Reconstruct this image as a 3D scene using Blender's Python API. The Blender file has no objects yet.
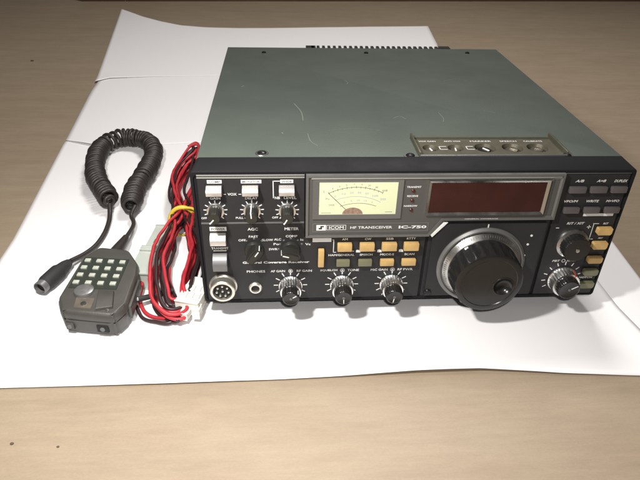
import bpy, bmesh, math, random
from mathutils import Vector, Matrix, noise as mnoise
from math import pi, sin, cos, radians
random.seed(7)
S = bpy.context.scene
COL = S.collection
MM = 0.001
F = 14.0                                   # height of the feet under the radio, mm

# ------------------------------------------------------------------ camera
cd = bpy.data.cameras.new("camera"); cam = bpy.data.objects.new("camera", cd); COL.objects.link(cam)
cam.location = (0.0605, -0.3515, 0.2822 + F*MM)
cam.rotation_euler = (1.000, -0.0235, -0.059)
cd.sensor_width = 36.0; cd.lens = 36.0*581/640
cd.clip_start = 0.01; cd.clip_end = 50
S.camera = cam
# ------------------------------------------------------------------ world and lamps
w = bpy.data.worlds.new("World"); S.world = w; w.use_nodes = True
bg = w.node_tree.nodes["Background"]
bg.inputs[0].default_value = (1.0, 0.93, 0.84, 1); bg.inputs[1].default_value = 0.055

def area(name, loc, target, size, power, color):
    l = bpy.data.lights.new(name, 'AREA'); l.shape = 'DISK'; l.size = size; l.energy = power; l.color = color
    o = bpy.data.objects.new(name, l); COL.objects.link(o); o.location = loc
    o.rotation_euler = (Vector(target)-Vector(loc)).to_track_quat('-Z', 'Y').to_euler()
    return o
area("desk_lamp_light", (-0.055, -0.165, 0.36), (0.08, 0.0, 0.0), 0.030, 1.95, (1.0, 0.965, 0.93))
area("phone_flash_light", (0.075, -0.355, 0.33), (0.08, 0.05, 0.0), 0.012, 0.78, (1.0, 0.965, 0.94))
area("ceiling_lamp_light", (0.30, 0.60, 1.15), (0.15, 0.45, 0.0), 0.35, 8.8, (1.0, 0.955, 0.925))
S.view_settings.view_transform = 'Standard'; S.view_settings.look = 'None'
S.view_settings.exposure = 0.35; S.view_settings.gamma = 1.0

# ------------------------------------------------------------------ materials
def mat(name, color, rough=0.5, metal=0.0, bump=0.0, bscale=400, var=0.0, vscale=40, coat=0.0, spec=0.5,
        stretch=(1, 1, 1), rvar=0.0, trans=0.0, alpha=1.0, sss=0.0):
    m = bpy.data.materials.new(name); m.use_nodes = True
    nt = m.node_tree; N = nt.nodes; L = nt.links; b = N["Principled BSDF"]
    b.inputs["Base Color"].default_value = (*color, 1); b.inputs["Roughness"].default_value = rough
    b.inputs["Metallic"].default_value = metal; b.inputs["Coat Weight"].default_value = coat
    b.inputs["Specular IOR Level"].default_value = spec
    b.inputs["Transmission Weight"].default_value = trans; b.inputs["Alpha"].default_value = alpha
    if sss: b.inputs["Subsurface Weight"].default_value = sss; b.inputs["Subsurface Scale"].default_value = 0.003
    tc = N.new("ShaderNodeTexCoord"); mp = N.new("ShaderNodeMapping"); mp.inputs["Scale"].default_value = stretch
    L.new(tc.outputs["Object"], mp.inputs["Vector"])
    if var or rvar:
        n = N.new("ShaderNodeTexNoise"); n.inputs["Scale"].default_value = vscale; n.inputs["Detail"].default_value = 6
        L.new(mp.outputs[0], n.inputs["Vector"])
        if var:
            mr = N.new("ShaderNodeMapRange"); mr.inputs[1].default_value = 0.3; mr.inputs[2].default_value = 0.7
            mr.inputs[3].default_value = 1-var; mr.inputs[4].default_value = 1+var
            hs = N.new("ShaderNodeHueSaturation"); hs.inputs["Color"].default_value = (*color, 1)
            L.new(n.outputs[0], mr.inputs[0]); L.new(mr.outputs[0], hs.inputs["Value"])
            L.new(hs.outputs[0], b.inputs["Base Color"])
        if rvar:
            mr = N.new("ShaderNodeMapRange"); mr.inputs[1].default_value = 0.3; mr.inputs[2].default_value = 0.7
            mr.inputs[3].default_value = max(0, rough-rvar); mr.inputs[4].default_value = rough+rvar
            L.new(n.outputs[0], mr.inputs[0]); L.new(mr.outputs[0], b.inputs["Roughness"])
    if bump:
        n2 = N.new("ShaderNodeTexNoise"); n2.inputs["Scale"].default_value = bscale; n2.inputs["Detail"].default_value = 3
        bp = N.new("ShaderNodeBump"); bp.inputs["Strength"].default_value = bump; bp.inputs["Distance"].default_value = 0.0003
        L.new(mp.outputs[0], n2.inputs["Vector"]); L.new(n2.outputs[0], bp.inputs["Height"]); L.new(bp.outputs[0], b.inputs["Normal"])
    return m

M = dict(
    cover=mat("cover_paint", (0.083, 0.099, 0.084), 0.44, 0.2, bump=0.35, bscale=700, var=0.04, vscale=30, rvar=0.02, spec=0.35),
    bezel=mat("bezel_black", (0.010, 0.010, 0.011), 0.62, spec=0.14, bump=0.15, bscale=1500, rvar=0.06, vscale=60),
    panel=mat("panel_charcoal", (0.019, 0.019, 0.020), 0.5, spec=0.32, bump=0.15, bscale=1800, var=0.08, vscale=60),
    trim=mat("trim_grey", (0.16, 0.16, 0.155), 0.35, 0.5, rvar=0.08, vscale=80),
    groove=mat("groove_grey", (0.13, 0.13, 0.13), 0.4, 0.3),
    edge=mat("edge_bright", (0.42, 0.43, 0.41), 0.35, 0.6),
    txsw=mat("switch_grey", (0.15, 0.15, 0.15), 0.4, 0.3),
    brushed=mat("bezel_gunmetal", (0.10, 0.10, 0.095), 0.38, 0.4, bump=0.1, bscale=500, stretch=(1, 1, 20)),
    silver=mat("silver_metal", (0.52, 0.51, 0.49), 0.28, 1.0, rvar=0.08, vscale=90),
    chrome=mat("chrome", (0.88, 0.88, 0.87), 0.30, 1.0, rvar=0.06, vscale=120),
    satin=mat("satin_switch", (0.66, 0.63, 0.60), 0.38, 0.75, bump=0.1, bscale=600),
    gold=mat("plated_brass", (0.68, 0.65, 0.58), 0.34, 0.9),
    knob=mat("knob_black", (0.014, 0.0135, 0.013), 0.22, bump=0.05, bscale=900, rvar=0.06, vscale=90),
    knobmat=mat("knob_dark", (0.022, 0.022, 0.019), 0.28),
    dark=mat("dark_recess", (0.006, 0.006, 0.006), 0.7),
    white=mat("lettering_white", (0.66, 0.66, 0.64), 0.5),
    blackink=mat("lettering_dark", (0.02, 0.02, 0.02), 0.5),
    inkgrey=mat("scale_ink", (0.10, 0.11, 0.08), 0.6),
    inkblue=mat("scale_ink_blue", (0.20, 0.28, 0.42), 0.6),
    orange=mat("button_orange", (0.50, 0.33, 0.125), 0.38, var=0.12, vscale=150, sss=0.05),
    olive=mat("button_olive", (0.15, 0.145, 0.085), 0.4, var=0.08, vscale=150),
    gkey=mat("key_grey", (0.085, 0.075, 0.075), 0.35, var=0.05, vscale=150),
    meter=mat("meter_card", (0.58, 0.62, 0.38), 0.55, var=0.03, vscale=30),
    needle=mat("needle_dark", (0.05, 0.03, 0.02), 0.5),
    hub=mat("meter_hub", (0.22, 0.11, 0.06), 0.5, var=0.5, vscale=500),
    display=mat("display_red", (0.030, 0.006, 0.0055), 0.16, var=0.2, vscale=60),
    glass=mat("clear_window", (1, 1, 1), 0.06, alpha=0.07),
    led=mat("led_dark_red", (0.06, 0.012, 0.01), 0.25),
    red_line=mat("pointer_red", (0.5, 0.05, 0.03), 0.4),
    lid=mat("lid_olive_metal", (0.105, 0.098, 0.068), 0.38, 0.4, bump=0.2, bscale=700, var=0.12, vscale=120),
    brass=mat("trimmer_brass", (0.55, 0.50, 0.38), 0.3, 1.0),
    trimdark=mat("trimmer_cup", (0.035, 0.032, 0.025), 0.5), trimknob=mat("trimmer_plastic", (0.05, 0.042, 0.03), 0.4),
    screw=mat("screw_black", (0.02, 0.02, 0.02), 0.3, 0.6),
    screwn=mat("screw_steel", (0.50, 0.50, 0.47), 0.3, 1.0),
    sink=mat("heat_sink_black", (0.02, 0.02, 0.02), 0.45, 0.3),
    rubber=mat("rubber_black", (0.018, 0.018, 0.018), 0.7),
    micbody=mat("mic_plastic", (0.058, 0.055, 0.049), 0.45, bump=0.35, bscale=1100, var=0.1, vscale=80),
    micplate=mat("mic_plate", (0.028, 0.034, 0.027), 0.4),
    mickey=mat("mic_key", (0.40, 0.42, 0.355), 0.5),
    micdisc=mat("mic_disc", (0.30, 0.30, 0.30), 0.35, 0.7, rvar=0.1, vscale=300),
    micrec=mat("mic_recess", (0.10, 0.085, 0.065), 0.5, var=0.2, vscale=200),
    coil=mat("cord_rubber", (0.024, 0.019, 0.017), 0.48, bump=0.1, bscale=800),
    wred=mat("wire_red", (0.42, 0.024, 0.034), 0.48, var=0.25, vscale=60),
    wblack=mat("wire_black", (0.025, 0.012, 0.013), 0.45),
    tie=mat("tie_yellow", (0.66, 0.48, 0.05), 0.5),
    nylon=mat("nylon_white", (0.78, 0.76, 0.69), 0.4, sss=0.25, bump=0.2, bscale=300),
    fuse=mat("fuse_holder_milky", (0.46, 0.50, 0.45), 0.3, sss=0.3, trans=0.15, var=0.05, vscale=60),
    clear=mat("sleeve_clear", (0.75, 0.75, 0.72), 0.1, trans=0.5),
    foot=mat("foot_rubber", (0.02, 0.02, 0.02), 0.7),
)

def table_material():
    m = bpy.data.materials.new("laminate_wood"); m.use_nodes = True
    nt = m.node_tree; N = nt.nodes; L = nt.links; b = N["Principled BSDF"]
    tc = N.new("ShaderNodeTexCoord")
    def noise(scale, stretch, detail=5, rough=0.55):
        mp = N.new("ShaderNodeMapping"); mp.inputs["Scale"].default_value = stretch
        mp.inputs["Rotation"].default_value = (0, 0, radians(3))
        n = N.new("ShaderNodeTexNoise"); n.inputs["Scale"].default_value = scale; n.inputs["Detail"].default_value = detail
        n.inputs["Roughness"].default_value = rough
        L.new(tc.outputs["Object"], mp.inputs[0]); L.new(mp.outputs[0], n.inputs["Vector"]); return n
    grain = noise(34, (0.35, 1, 1), 9, 0.7)
    blot = noise(5, (0.5, 1, 1), 4)
    fine = noise(300, (0.15, 1, 1), 4)
    cr = N.new("ShaderNodeValToRGB"); e = cr.color_ramp.elements
    e[0].position = 0.30; e[0].color = (0.272, 0.210, 0.145, 1); e[1].position = 0.72; e[1].color = (0.318, 0.256, 0.182, 1)
    L.new(grain.outputs[0], cr.inputs[0])
    def mul(a, src, lo, hi):
        mr = N.new("ShaderNodeMapRange"); mr.inputs[1].default_value = 0.3; mr.inputs[2].default_value = 0.7
        mr.inputs[3].default_value = lo; mr.inputs[4].default_value = hi
        hs = N.new("ShaderNodeHueSaturation"); L.new(src.outputs[0], mr.inputs[0]); L.new(mr.outputs[0], hs.inputs["Value"])
        L.new(a, hs.inputs["Color"]); return hs.outputs[0]
    streak = noise(90, (0.05, 1, 1), 4, 0.7); speck = noise(900, (0.5, 1, 1), 2, 0.8)
    c = mul(cr.outputs[0], blot, 0.95, 1.04); c = mul(c, fine, 0.96, 1.04); c = mul(c, streak, 0.95, 1.04); c = mul(c, speck, 0.95, 1.05)
    L.new(c, b.inputs["Base Color"]); b.inputs["Roughness"].default_value = 0.5
    b.inputs["Specular IOR Level"].default_value = 0.35
    bp = N.new("ShaderNodeBump"); bp.inputs["Strength"].default_value = 0.12; bp.inputs["Distance"].default_value = 0.0004
    L.new(fine.outputs[0], bp.inputs["Height"]); L.new(bp.outputs[0], b.inputs["Normal"])
    return m
M['table'] = table_material()
M['paper'] = mat("paper_white", (0.83, 0.82, 0.82), 0.6, bump=0.12, bscale=25, spec=0.25, var=0.008, vscale=6)
M['board'] = mat("board_dark_wood", (0.10, 0.055, 0.035), 0.5, var=0.25, vscale=20, stretch=(0.2, 1, 1))
M['crumb'] = mat("crumb_dark", (0.09, 0.06, 0.04), 0.8)

# ------------------------------------------------------------------ mesh helpers (all in millimetres)
def finish(bm, name, m, parent=None, angle=35, loc=None):
    bmesh.ops.recalc_face_normals(bm, faces=bm.faces)
    for v in bm.verts: v.co *= MM
    me = bpy.data.meshes.new(name); bm.to_mesh(me); bm.free()
    me.materials.append(m)
    for p in me.polygons: p.use_smooth = True
    me.set_sharp_from_angle(angle=radians(angle))
    o = bpy.data.objects.new(name, me); COL.objects.link(o)
    if parent: o.parent = parent
    if loc: o.location = loc
    return o
def thing(name, label, cat, loc=(0, 0, 0), group=None):
    o = bpy.data.objects.new(name, None); COL.objects.link(o); o.location = loc; o.empty_display_size = 0.02
    o['label'] = label; o['category'] = cat
    if group: o['group'] = group
    return o
def tag(o, label, cat, group=None):
    o['label'] = label; o['category'] = cat
    if group: o['group'] = group
    return o
def box(bm, x0, x1, y0, y1, z0, z1, bev=0.0, seg=2):
    r = bmesh.ops.create_cube(bm, size=1.0)
    for v in r['verts']:
        v.co = Vector(((x0+x1)/2+v.co.x*(x1-x0), (y0+y1)/2+v.co.y*(y1-y0), (z0+z1)/2+v.co.z*(z1-z0)))
    if bev:
        es = list({e for v in r['verts'] for e in v.link_edges})
        bmesh.ops.bevel(bm, geom=es, offset=bev, segments=seg, affect='EDGES', profile=0.6)
def lathe(bm, cx, cz, prof, n=48, y0=0.0, flute=0, fdepth=0.0, frange=None, axis='y'):
    """revolve prof [(r, d)] ; axis 'y': d sticks out towards -y ; axis 'z': d goes up (cx, cz are then x, y)"""
    rings = []
    for k, (r, d) in enumerate(prof):
        if r <= 1e-6:
            co = (cx, y0-d, cz) if axis == 'y' else (cx, cz, y0+d)
            rings.append([bm.verts.new(co)]); continue
        ring = []
        for i in range(n):
            a = 2*pi*i/n; rr = r
            if flute and (frange is None or k in frange):
                rr = r - fdepth*(0.5-0.5*cos(a*flute))**0.6
            if axis == 'y': ring.append(bm.verts.new((cx+rr*sin(a), y0-d, cz+rr*cos(a))))
            else: ring.append(bm.verts.new((cx+rr*sin(a), cz+rr*cos(a), y0+d)))
        rings.append(ring)
    for a, b in zip(rings, rings[1:]):
        if len(a) == 1 and len(b) == 1: continue
        if len(a) == 1:
            for i in range(n): bm.faces.new((a[0], b[i], b[(i+1) % n]))
        elif len(b) == 1:
            for i in range(n): bm.faces.new((a[i], a[(i+1) % n], b[0]))
        else:
            for i in range(n): bm.faces.new((a[i], a[(i+1) % n], b[(i+1) % n], b[i]))
def prism(bm, pts, y0, y1, bev=0.0):
    """polygon in the x-z plane from y0 (back) to y1 (front)"""
    a = [bm.verts.new((x, y0, z)) for x, z in pts]; b = [bm.verts.new((x, y1, z)) for x, z in pts]
    n = len(pts); fb = bm.faces.new(b); bm.faces.new(a[::-1])
    for i in range(n): bm.faces.new((a[i], a[(i+1) % n], b[(i+1) % n], b[i]))
    if bev: bmesh.ops.bevel(bm, geom=list(fb.edges), offset=bev, segments=2, affect='EDGES')
def ring(bm, outer, inner, y0, y1, y2):
    n = len(outer)
    A = [bm.verts.new((x, y0, z)) for x, z in outer]; B = [bm.verts.new((x, y1, z)) for x, z in outer]
    C = [bm.verts.new((x, y2, z)) for x, z in inner]; D = [bm.verts.new((x, y0, z)) for x, z in inner]
    for P, Q in ((A, B), (B, C), (C, D), (D, A)):
        for i in range(n): bm.faces.new((P[i], P[(i+1) % n], Q[(i+1) % n], Q[i]))
def inset(pts, d):
    """inward mitred offset of a polygon (d>0 shrinks)"""
    n = len(pts); ar = sum(pts[i][0]*pts[(i+1) % n][1]-pts[(i+1) % n][0]*pts[i][1] for i in range(n)); s = 1 if ar > 0 else -1
    out = []
    for i in range(n):
        p0, p, p1 = Vector(pts[i-1]), Vector(pts[i]), Vector(pts[(i+1) % n])
        e0 = (p-p0).normalized(); e1 = (p1-p).normalized()
        n0 = Vector((-e0.y, e0.x))*s; n1 = Vector((-e1.y, e1.x))*s
        b = (n0+n1).normalized(); q = p + b*(d/max(0.3, b.dot(n0))); out.append((q.x, q.y))
    return out
def rect(x0, x1, z0, z1): return [(x0, z0), (x1, z0), (x1, z1), (x0, z1)]
def catmull(P, closed=False, n=10):
    P = [Vector(p) for p in P]; out = []; m = len(P); rng = range(m if closed else m-1)
    for i in rng:
        g = (lambda k: P[k % m]) if closed else (lambda k: P[max(0, min(m-1, k))])
        p0, p1, p2, p3 = g(i-1), g(i), g(i+1), g(i+2)
        for k in range(n):
            t = k/n; out.append(0.5*((2*p1)+(-p0+p2)*t+(2*p0-5*p1+4*p2-p3)*t*t+(-p0+3*p1-3*p2+p3)*t**3))
    if not closed: out.append(P[-1].copy())
    return out
def tube(bm, path, r, n=8, closed=False, rfun=None):
    m = len(path); rings = []; up = Vector((0, 0, 1)); last = None
    for i, p in enumerate(path):
        a = path[(i-1) % m] if (closed or i > 0) else p; b = path[(i+1) % m] if (closed or i < m-1) else p
        t = (b-a).normalized()
        if last is None:
            nx = t.cross(up); nx = nx.normalized() if nx.length > 0.1 else t.cross(Vector((1, 0, 0))).normalized()
        else:
            nx = (last - t*last.dot(t)).normalized()
        last = nx; ny = t.cross(nx); rr = rfun(i/(m-1)) if rfun else r
        rings.append([bm.verts.new(p+nx*rr*cos(2*pi*k/n)+ny*rr*sin(2*pi*k/n)) for k in range(n)])
    for i in range(m if closed else m-1):
        A, B = rings[i], rings[(i+1) % m]
        off = 0
        if closed and i == m-1:
            off = min(range(n), key=lambda o: (A[0].co-B[o].co).length)
        for k in range(n): bm.faces.new((A[k], A[(k+1) % n], B[(k+1+off) % n], B[(k+off) % n]))
    if not closed: bm.faces.new(rings[0]); bm.faces.new(rings[-1][::-1])
DG = bpy.context.evaluated_depsgraph_get
def text(bm, s, x0, x1, zc, cap, y=-0.12, bold=0.0, shear=0.0, plane='front', zs=0.0):
    """lettering fitted between x0 and x1, centred on height zc, cap height cap; plane 'front' (x-z) or 'top' (x-y at height zs)"""
    cu = bpy.data.curves.new("t", 'FONT'); cu.body = s; cu.size = 1.0; cu.extrude = 0.0; cu.offset = bold*1.1+0.002; cu.shear = shear
    cu.resolution_u = 2
    o = bpy.data.objects.new("t", cu); COL.objects.link(o); bpy.context.view_layer.update()
    me = bpy.data.meshes.new_from_object(o.evaluated_get(DG()))
    bpy.data.objects.remove(o); bpy.data.curves.remove(cu)
    xs = [v.co.x for v in me.vertices]; ys = [v.co.y for v in me.vertices]
    ax, bx, ay, by = min(xs), max(xs), min(ys), max(ys)
    xm, xh = (x0+x1)/2, (x1-x0)/2*(0.93 if plane == 'front' else 1); x0, x1 = xm-xh, xm+xh; kx = (x1-x0)/(bx-ax); kz = cap*(0.9 if plane == 'front' else 1)/(by-ay)
    vs = []
    for v in me.vertices:
        X = x0+(v.co.x-ax)*kx; Z = zc+(v.co.y-(ay+by)/2)*kz
        vs.append(bm.verts.new((X, y, Z) if plane == 'front' else (X, Z, zs)))
    for p in me.polygons:
        try: bm.faces.new([vs[i] for i in p.vertices])
        except ValueError: pass
    bpy.data.meshes.remove(me)
def flat(bm, pts, y):
    bm.faces.new([bm.verts.new((x, y, z)) for x, z in pts])
def line(bm, p, q, wd, y=-0.12):
    p = Vector(p); q = Vector(q); d = (q-p).normalized(); nn = Vector((-d.y, d.x))*wd/2
    flat(bm, [tuple(p+nn), tuple(q+nn), tuple(q-nn), tuple(p-nn)], y)
def arc(bm, cx, cz, r, a0, a1, wd, y, n=24, kz=1.0):
    pr = None
    for i in range(n+1):
        a = radians(a0+(a1-a0)*i/n); p = (cx+r*sin(a), cz+kz*r*cos(a))
        if pr: line(bm, pr, p, wd, y)
        pr = p
def ticks(bm, cx, cz, r0, r1, wd=0.7, a0=-140, a1=140, n=11, y=-0.12, skip=()):
    for i in range(n):
        if i in skip: continue
        a = radians(a0+(a1-a0)*i/(n-1)); line(bm, (cx+r0*sin(a), cz+r0*cos(a)), (cx+r1*sin(a), cz+r1*cos(a)), wd, y)
def boolean(o, cutters):
    for c in cutters:
        md = o.modifiers.new("cut", 'BOOLEAN'); md.operation = 'DIFFERENCE'; md.object = c; md.solver = 'EXACT'
    bpy.context.view_layer.update()
    me = bpy.data.meshes.new_from_object(o.evaluated_get(DG()))
    o.modifiers.clear(); old = o.data; o.data = me; bpy.data.meshes.remove(old)
    for c in cutters: bpy.data.objects.remove(c)
    for p in me.polygons: p.use_smooth = True
    me.set_sharp_from_angle(angle=radians(30))
def newbm(): return bmesh.new()

# ================================================================== the setting
bm = newbm(); flat_v = [bm.verts.new((x, y, 0)) for x, y in ((-3500, -1500), (3500, -1500), (3500, 3000), (-3500, 3000))]; bm.faces.new(flat_v)
bmesh.ops.subdivide_edges(bm, edges=bm.edges, cuts=3, use_grid_fill=True)
o = finish(bm, "table_top", M['table']); o['kind'] = 'structure'
bm = newbm(); box(bm, 0, 1900, 0, 60, 0, 40, 2)
o = finish(bm, "wooden_board", M['board'], loc=(-0.437, 1.222, 0.0)); o.rotation_euler[2] = 0.068
tag(o, "dark brown wooden board lying along the far edge of the table", "board")
for k, (x, y, r, lb) in enumerate(((-104, -113.7, 0.9, "small dark crumb near the bottom left corner of the table"),
                                   (-76, -117, 0.7, "tiny dark crumb right of the one in the bottom left corner"),
                                   (-373, 696, 2.2, "dark fleck on the wood left of the far white sheet"))):
    bm = newbm(); bmesh.ops.create_icosphere(bm, subdivisions=2, radius=r)
    for v in bm.verts: v.co = Vector((v.co.x*(1.3+random.uniform(-.2, .2)), v.co.y*(1+random.uniform(-.2, .2)), (v.co.z+r*0.6)*0.45))
    o = finish(bm, "crumb", M['crumb'], loc=(x*MM, y*MM, 0.0002)); tag(o, lb, "crumb", "dark crumbs on the table")

# ------------------------------------------------------------------ paper sheets
def resample(P, n):
    P = [Vector(p) for p in P]; L = [0]
    for a, b in zip(P, P[1:]): L.append(L[-1]+(b-a).length)
    out = []
    for i in range(n+1):
        s = L[-1]*i/n; k = 0
        while k < len(P)-2 and L[k+1] < s: k += 1
        t = (s-L[k])/max(1e-9, L[k+1]-L[k]); out.append(P[k].lerp(P[k+1], t))
    return out
def sheet(name, near, far, left, right, zf, label, nu=90, nv=70):
    """Coons patch between four edge lines (near and far run left to right, left and right run near to far)"""
    A, B, Lf, R = resample(near, nu), resample(far, nu), resample(left, nv), resample(right, nv)
    bm = newbm(); g = []
    for j in range(nv+1):
        row = []
        for i in range(nu+1):
            u, v = i/nu, j/nv
            p = A[i]*(1-v)+B[i]*v+Lf[j]*(1-u)+R[j]*u-(A[0]*(1-u)*(1-v)+A[nu]*u*(1-v)+B[0]*(1-u)*v+B[nu]*u*v)
            row.append(bm.verts.new((p.x, p.y, zf(u, v, p.x, p.y)+0.30*mnoise.noise(Vector((p.x/70, p.y/90, 0)))+0.10*mnoise.noise(Vector((p.x/22, p.y/26, 5))))))
        g.append(row)
    for j in range(nv):
        for i in range(nu): bm.faces.new((g[j][i], g[j][i+1], g[j+1][i+1], g[j+1][i]))
    o = finish(bm, name, M['paper'], angle=80)
    if o.data.polygons[0].normal.z < 0: o.data.flip_normals()
    md = o.modifiers.new("thickness", 'SOLIDIFY'); md.thickness = 0.00025; md.offset = -1
    tag(o, label, "paper", "white sheets of paper under the radio"); return o
def bumpf(x, c, w): return math.exp(-((x-c)/w)**2)
sheet("paper_sheet", [(200, -60), (300, -62), (330, -75.5), (367, -77)], [(200, 500), (352, 500)], [(200, -60), (200, 500)], [(367, -77), (370, 38), (375, 101), (352, 500)],
      lambda u, v, x, y: 0.85, "white sheet peeking out on the right under the larger near sheet")
sheet("paper_sheet", [(-166, -69), (-128, -69.3), (-17, -69.6), (60, -68.5), (101, -67.4), (150, -65.6), (197, -65.0), (228, -67.5), (253, -70.0), (309, -73.8), (340, -75.5)],
      [(-214, 470), (330, 480)], [(-166, -69), (-187, 80), (-188, 115), (-209, 330), (-214, 470)], [(340, -75.5), (335, -26), (331, 2), (330, 480)],
      lambda u, v, x, y: 1.2 + 2.6*bumpf(x, 170, 75)*math.exp(-v*16) + 0.8*bumpf(x, -10, 60)*math.exp(-v*20),
      "large white sheet nearest the camera carrying the radio front and the microphone", 130, 110)
sheet("paper_sheet", [(-209, 342), (-172, 326), (-120, 326), (-43, 336), (330, 345)], [(-232, 640), (330, 650)], [(-209, 342), (-226, 505), (-229, 542), (-232, 640)], [(330, 345), (330, 650)],
      lambda u, v, x, y: 1.65 + 2.6*math.exp(-v*9)*bumpf(x, -175, 32), "white sheet in the middle overlapping the near one behind the coiled cord")
sheet("paper_sheet", [(-233, 573), (-215, 592), (-150, 604), (-50, 610), (340, 615)], [(-308, 1093), (-247, 1023), (-200, 983), (-155, 956), (-100, 945), (-28, 945), (60, 953), (167, 966), (389, 986)],
      [(-233, 573), (-252, 700), (-278, 880), (-308, 1093)], [(340, 615), (373, 829), (389, 986)],
      lambda u, v, x, y: 2.1 + 7*bumpf(u, 0, .3)*v*v + 1.6*bumpf(v, 0, .05)*bumpf(u, 0, .12), "white sheet farthest away with a pointed corner, behind the radio")

# ================================================================== the radio
radio = thing("radio_transceiver", "grey green amateur radio transceiver with black front, analogue meter and large tuning knob", "radio", (0, 0, F*MM+0.0014))
# --- cabinet
bm = newbm(); box(bm, 1.5, 303.5, 15.8, 307, 1.5, 111.5, 0.9)
cover = finish(bm, "top_cover", M['cover'], radio)
bm = newbm(); box(bm, 158, 262, 20.2, 50, 107, 114); cut = finish(bm, "cutter", M['dark']); cut.parent = radio
boolean(cover, [cut])
# scratches and scuffs on the lid paint: thin hair lines
def scratch(P, wd):
    bm = newbm()
    P = catmull([(x, y, 111.56) for x, y in P], n=6)
    for a, b in zip(P, P[1:]):
        d = (b-a).normalized(); nn = Vector((-d.y, d.x, 0))*wd/2
        bm.faces.new([bm.verts.new(p) for p in (a+nn, b+nn, b-nn, a-nn)])
    finish(bm, "scratch", M['scuff'], cover)
M['scuff'] = mat("scuff_marks", (0.17, 0.19, 0.16), 0.5)
scratch([(70.6, 126), (76, 106), (76.9, 87)], 0.55); scratch([(79.5, 60), (81, 46), (86, 37)], 0.35)
scratch([(150, 92), (156, 96), (160, 90)], 0.4); scratch([(190, 105), (191, 92), (189, 84)], 0.35); scratch([(95, 66), (118, 70), (135, 66)], 0.2)
scratch([(24, 170), (26, 172)], 0.9); scratch([(215, 190), (230, 196), (238, 190)], 0.25); scratch([(60, 62), (61, 60)], 0.8)
scratch([(230, 110), (238, 104)], 0.3); scratch([(120, 190), (122, 184), (121, 178)], 0.3)
bm = newbm(); box(bm, 8, 297, 20, 302, 0.2, 1.4); finish(bm, "bottom_plate", M['sink'], radio)
def screw(x, y, z, m, parent, r=3.0, axis='z'):
    bm = newbm(); prof = [(r, 0), (r, 0.5), (r*0.75, 1.2), (0.01, 1.5)]
    if axis == 'z':
        lathe(bm, x, y, [(p[0], p[1]) for p in prof], 20, y0=z, axis='z')
    elif axis == 'x':
        lathe(bm, 0, 0, prof, 20, y0=0, axis='z')
        for v in bm.verts: v.co = Vector((x+v.co.z, y+v.co.x, z+v.co.y))
    else: lathe(bm, x, z, prof, 20, y0=y)
    s = finish(bm, "screw", m, parent)
    bm = newbm()
    if axis == 'z':
        box(bm, x-r*.55, x+r*.55, y-.3, y+.3, z+1.32, z+1.6); box(bm, x-.3, x+.3, y-r*.55, y+r*.55, z+1.31, z+1.59)
        finish(bm, "slot", M['dark'], s)
    return s
for x, y, m in ((46, 24.6, 'screw'), (263, 18.8, 'screw'), (150, 19.5, 'screw')): 
    screw(x, y, 111.5, M[m], cover, 3.2)
    bm = newbm(); lathe(bm, x, y, [(4.8, 0), (4.6, .28), (3.3, .3)], 28, y0=111.5, axis='z'); finish(bm, "washer", M['screwn'], cover)
for x, y in ((41.7, 284.8), (152.4, 286), (265.3, 289)): screw(x, y, 111.5, M['screw'], cover, 2.4)
for y in (248, 37): 
    s = screw(303.4, y, 104, M['screw'], cover, 4.2, 'x')
bm = newbm()
for y in range(150, 281, 6): box(bm, 303.45, 303.62, y, y+3, 40, 85)
finish(bm, "side_vent", M['dark'], cover)
# --- trimmer bay on top
bm = newbm(); box(bm, 157.2, 262.6, 19.4, 50.8, 106.6, 111.2)
bay = finish(bm, "control_bay", M['lid'], radio)
HX = (167.6, 186.1, 207.9, 228.4, 247.1)
cuts = []
for i, x in enumerate(HX):
    bm = newbm(); rr = 6.3 if i < 2 else 8.2
    lathe(bm, x, 33.5, [(0, 0), (rr-1.6, 0), (rr, 5), (0, 5)], 36, y0=107.6, axis='z'); c = finish(bm, "cutter", M['dark']); c.parent = radio; cuts.append(c)
boolean(bay, cuts)
bm = newbm(); ring_o = [(156.3, 18.6), (263.4, 18.6), (263.4, 51.4), (156.3, 51.4)]; ring_i = inset(ring_o, 1.3)
A = [bm.verts.new((x, y, 111.3)) for x, y in ring_o]; B = [bm.verts.new((x, y, 112.4)) for x, y in ring_o]
C = [bm.verts.new((x, y, 112.4)) for x, y in ring_i]; D = [bm.verts.new((x, y, 111.1)) for x, y in ring_i]
for P, Q in ((A, B), (B, C), (C, D)):
    for i in range(4): bm.faces.new((P[i], P[(i+1) % 4], Q[(i+1) % 4], Q[i]))
finish(bm, "bay_rim", M['lid'], bay)
bm = newbm(); box(bm, 156.4, 263.3, 17.0, 18.5, 111.4, 113.0, .3); finish(bm, "hinge_strip", M['trim'], bay)
bm = newbm(); 
for sx in (156.0, 262.3):
    bm = newbm(); box(bm, sx, sx+1.2, 18, 53, 111.4, 115.0, .3); finish(bm, "lid_guide", M['lid'], bay)
for i, x in enumerate(HX):
    bm = newbm(); rr = 6.1 if i < 2 else 8.0
    lathe(bm, x, 33.5, [(rr-.1, 3.2), (rr-1.4, .3), (0, .3)], 36, y0=107.6, axis='z'); finish(bm, "cup", M['trimdark'], bay)
    bm = newbm(); r = 3.6 if i < 2 else 4.8
    lathe(bm, x, 33.5, [(r, 0), (r, 2.0), (r-.6, 2.5), (0, 2.5)], 24, y0=107.6, axis='z')
    k = finish(bm, "trimmer", M['trimknob'] if i != 2 else M['knob'], bay)
    bm = newbm(); a = (0.2, -0.1, 0.6, 0.9, 1.2)[i]
    box(bm, -.5, .5, -r*.85, r*.4, 0, .7, .15)
    for v in bm.verts: v.co = Matrix.Rotation(a, 3, 'Z') @ v.co + Vector((x, 33.5, 110.0))
    finish(bm, "pointer", M['white'] if i < 3 else M['brass'], k)
bm = newbm()
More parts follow.
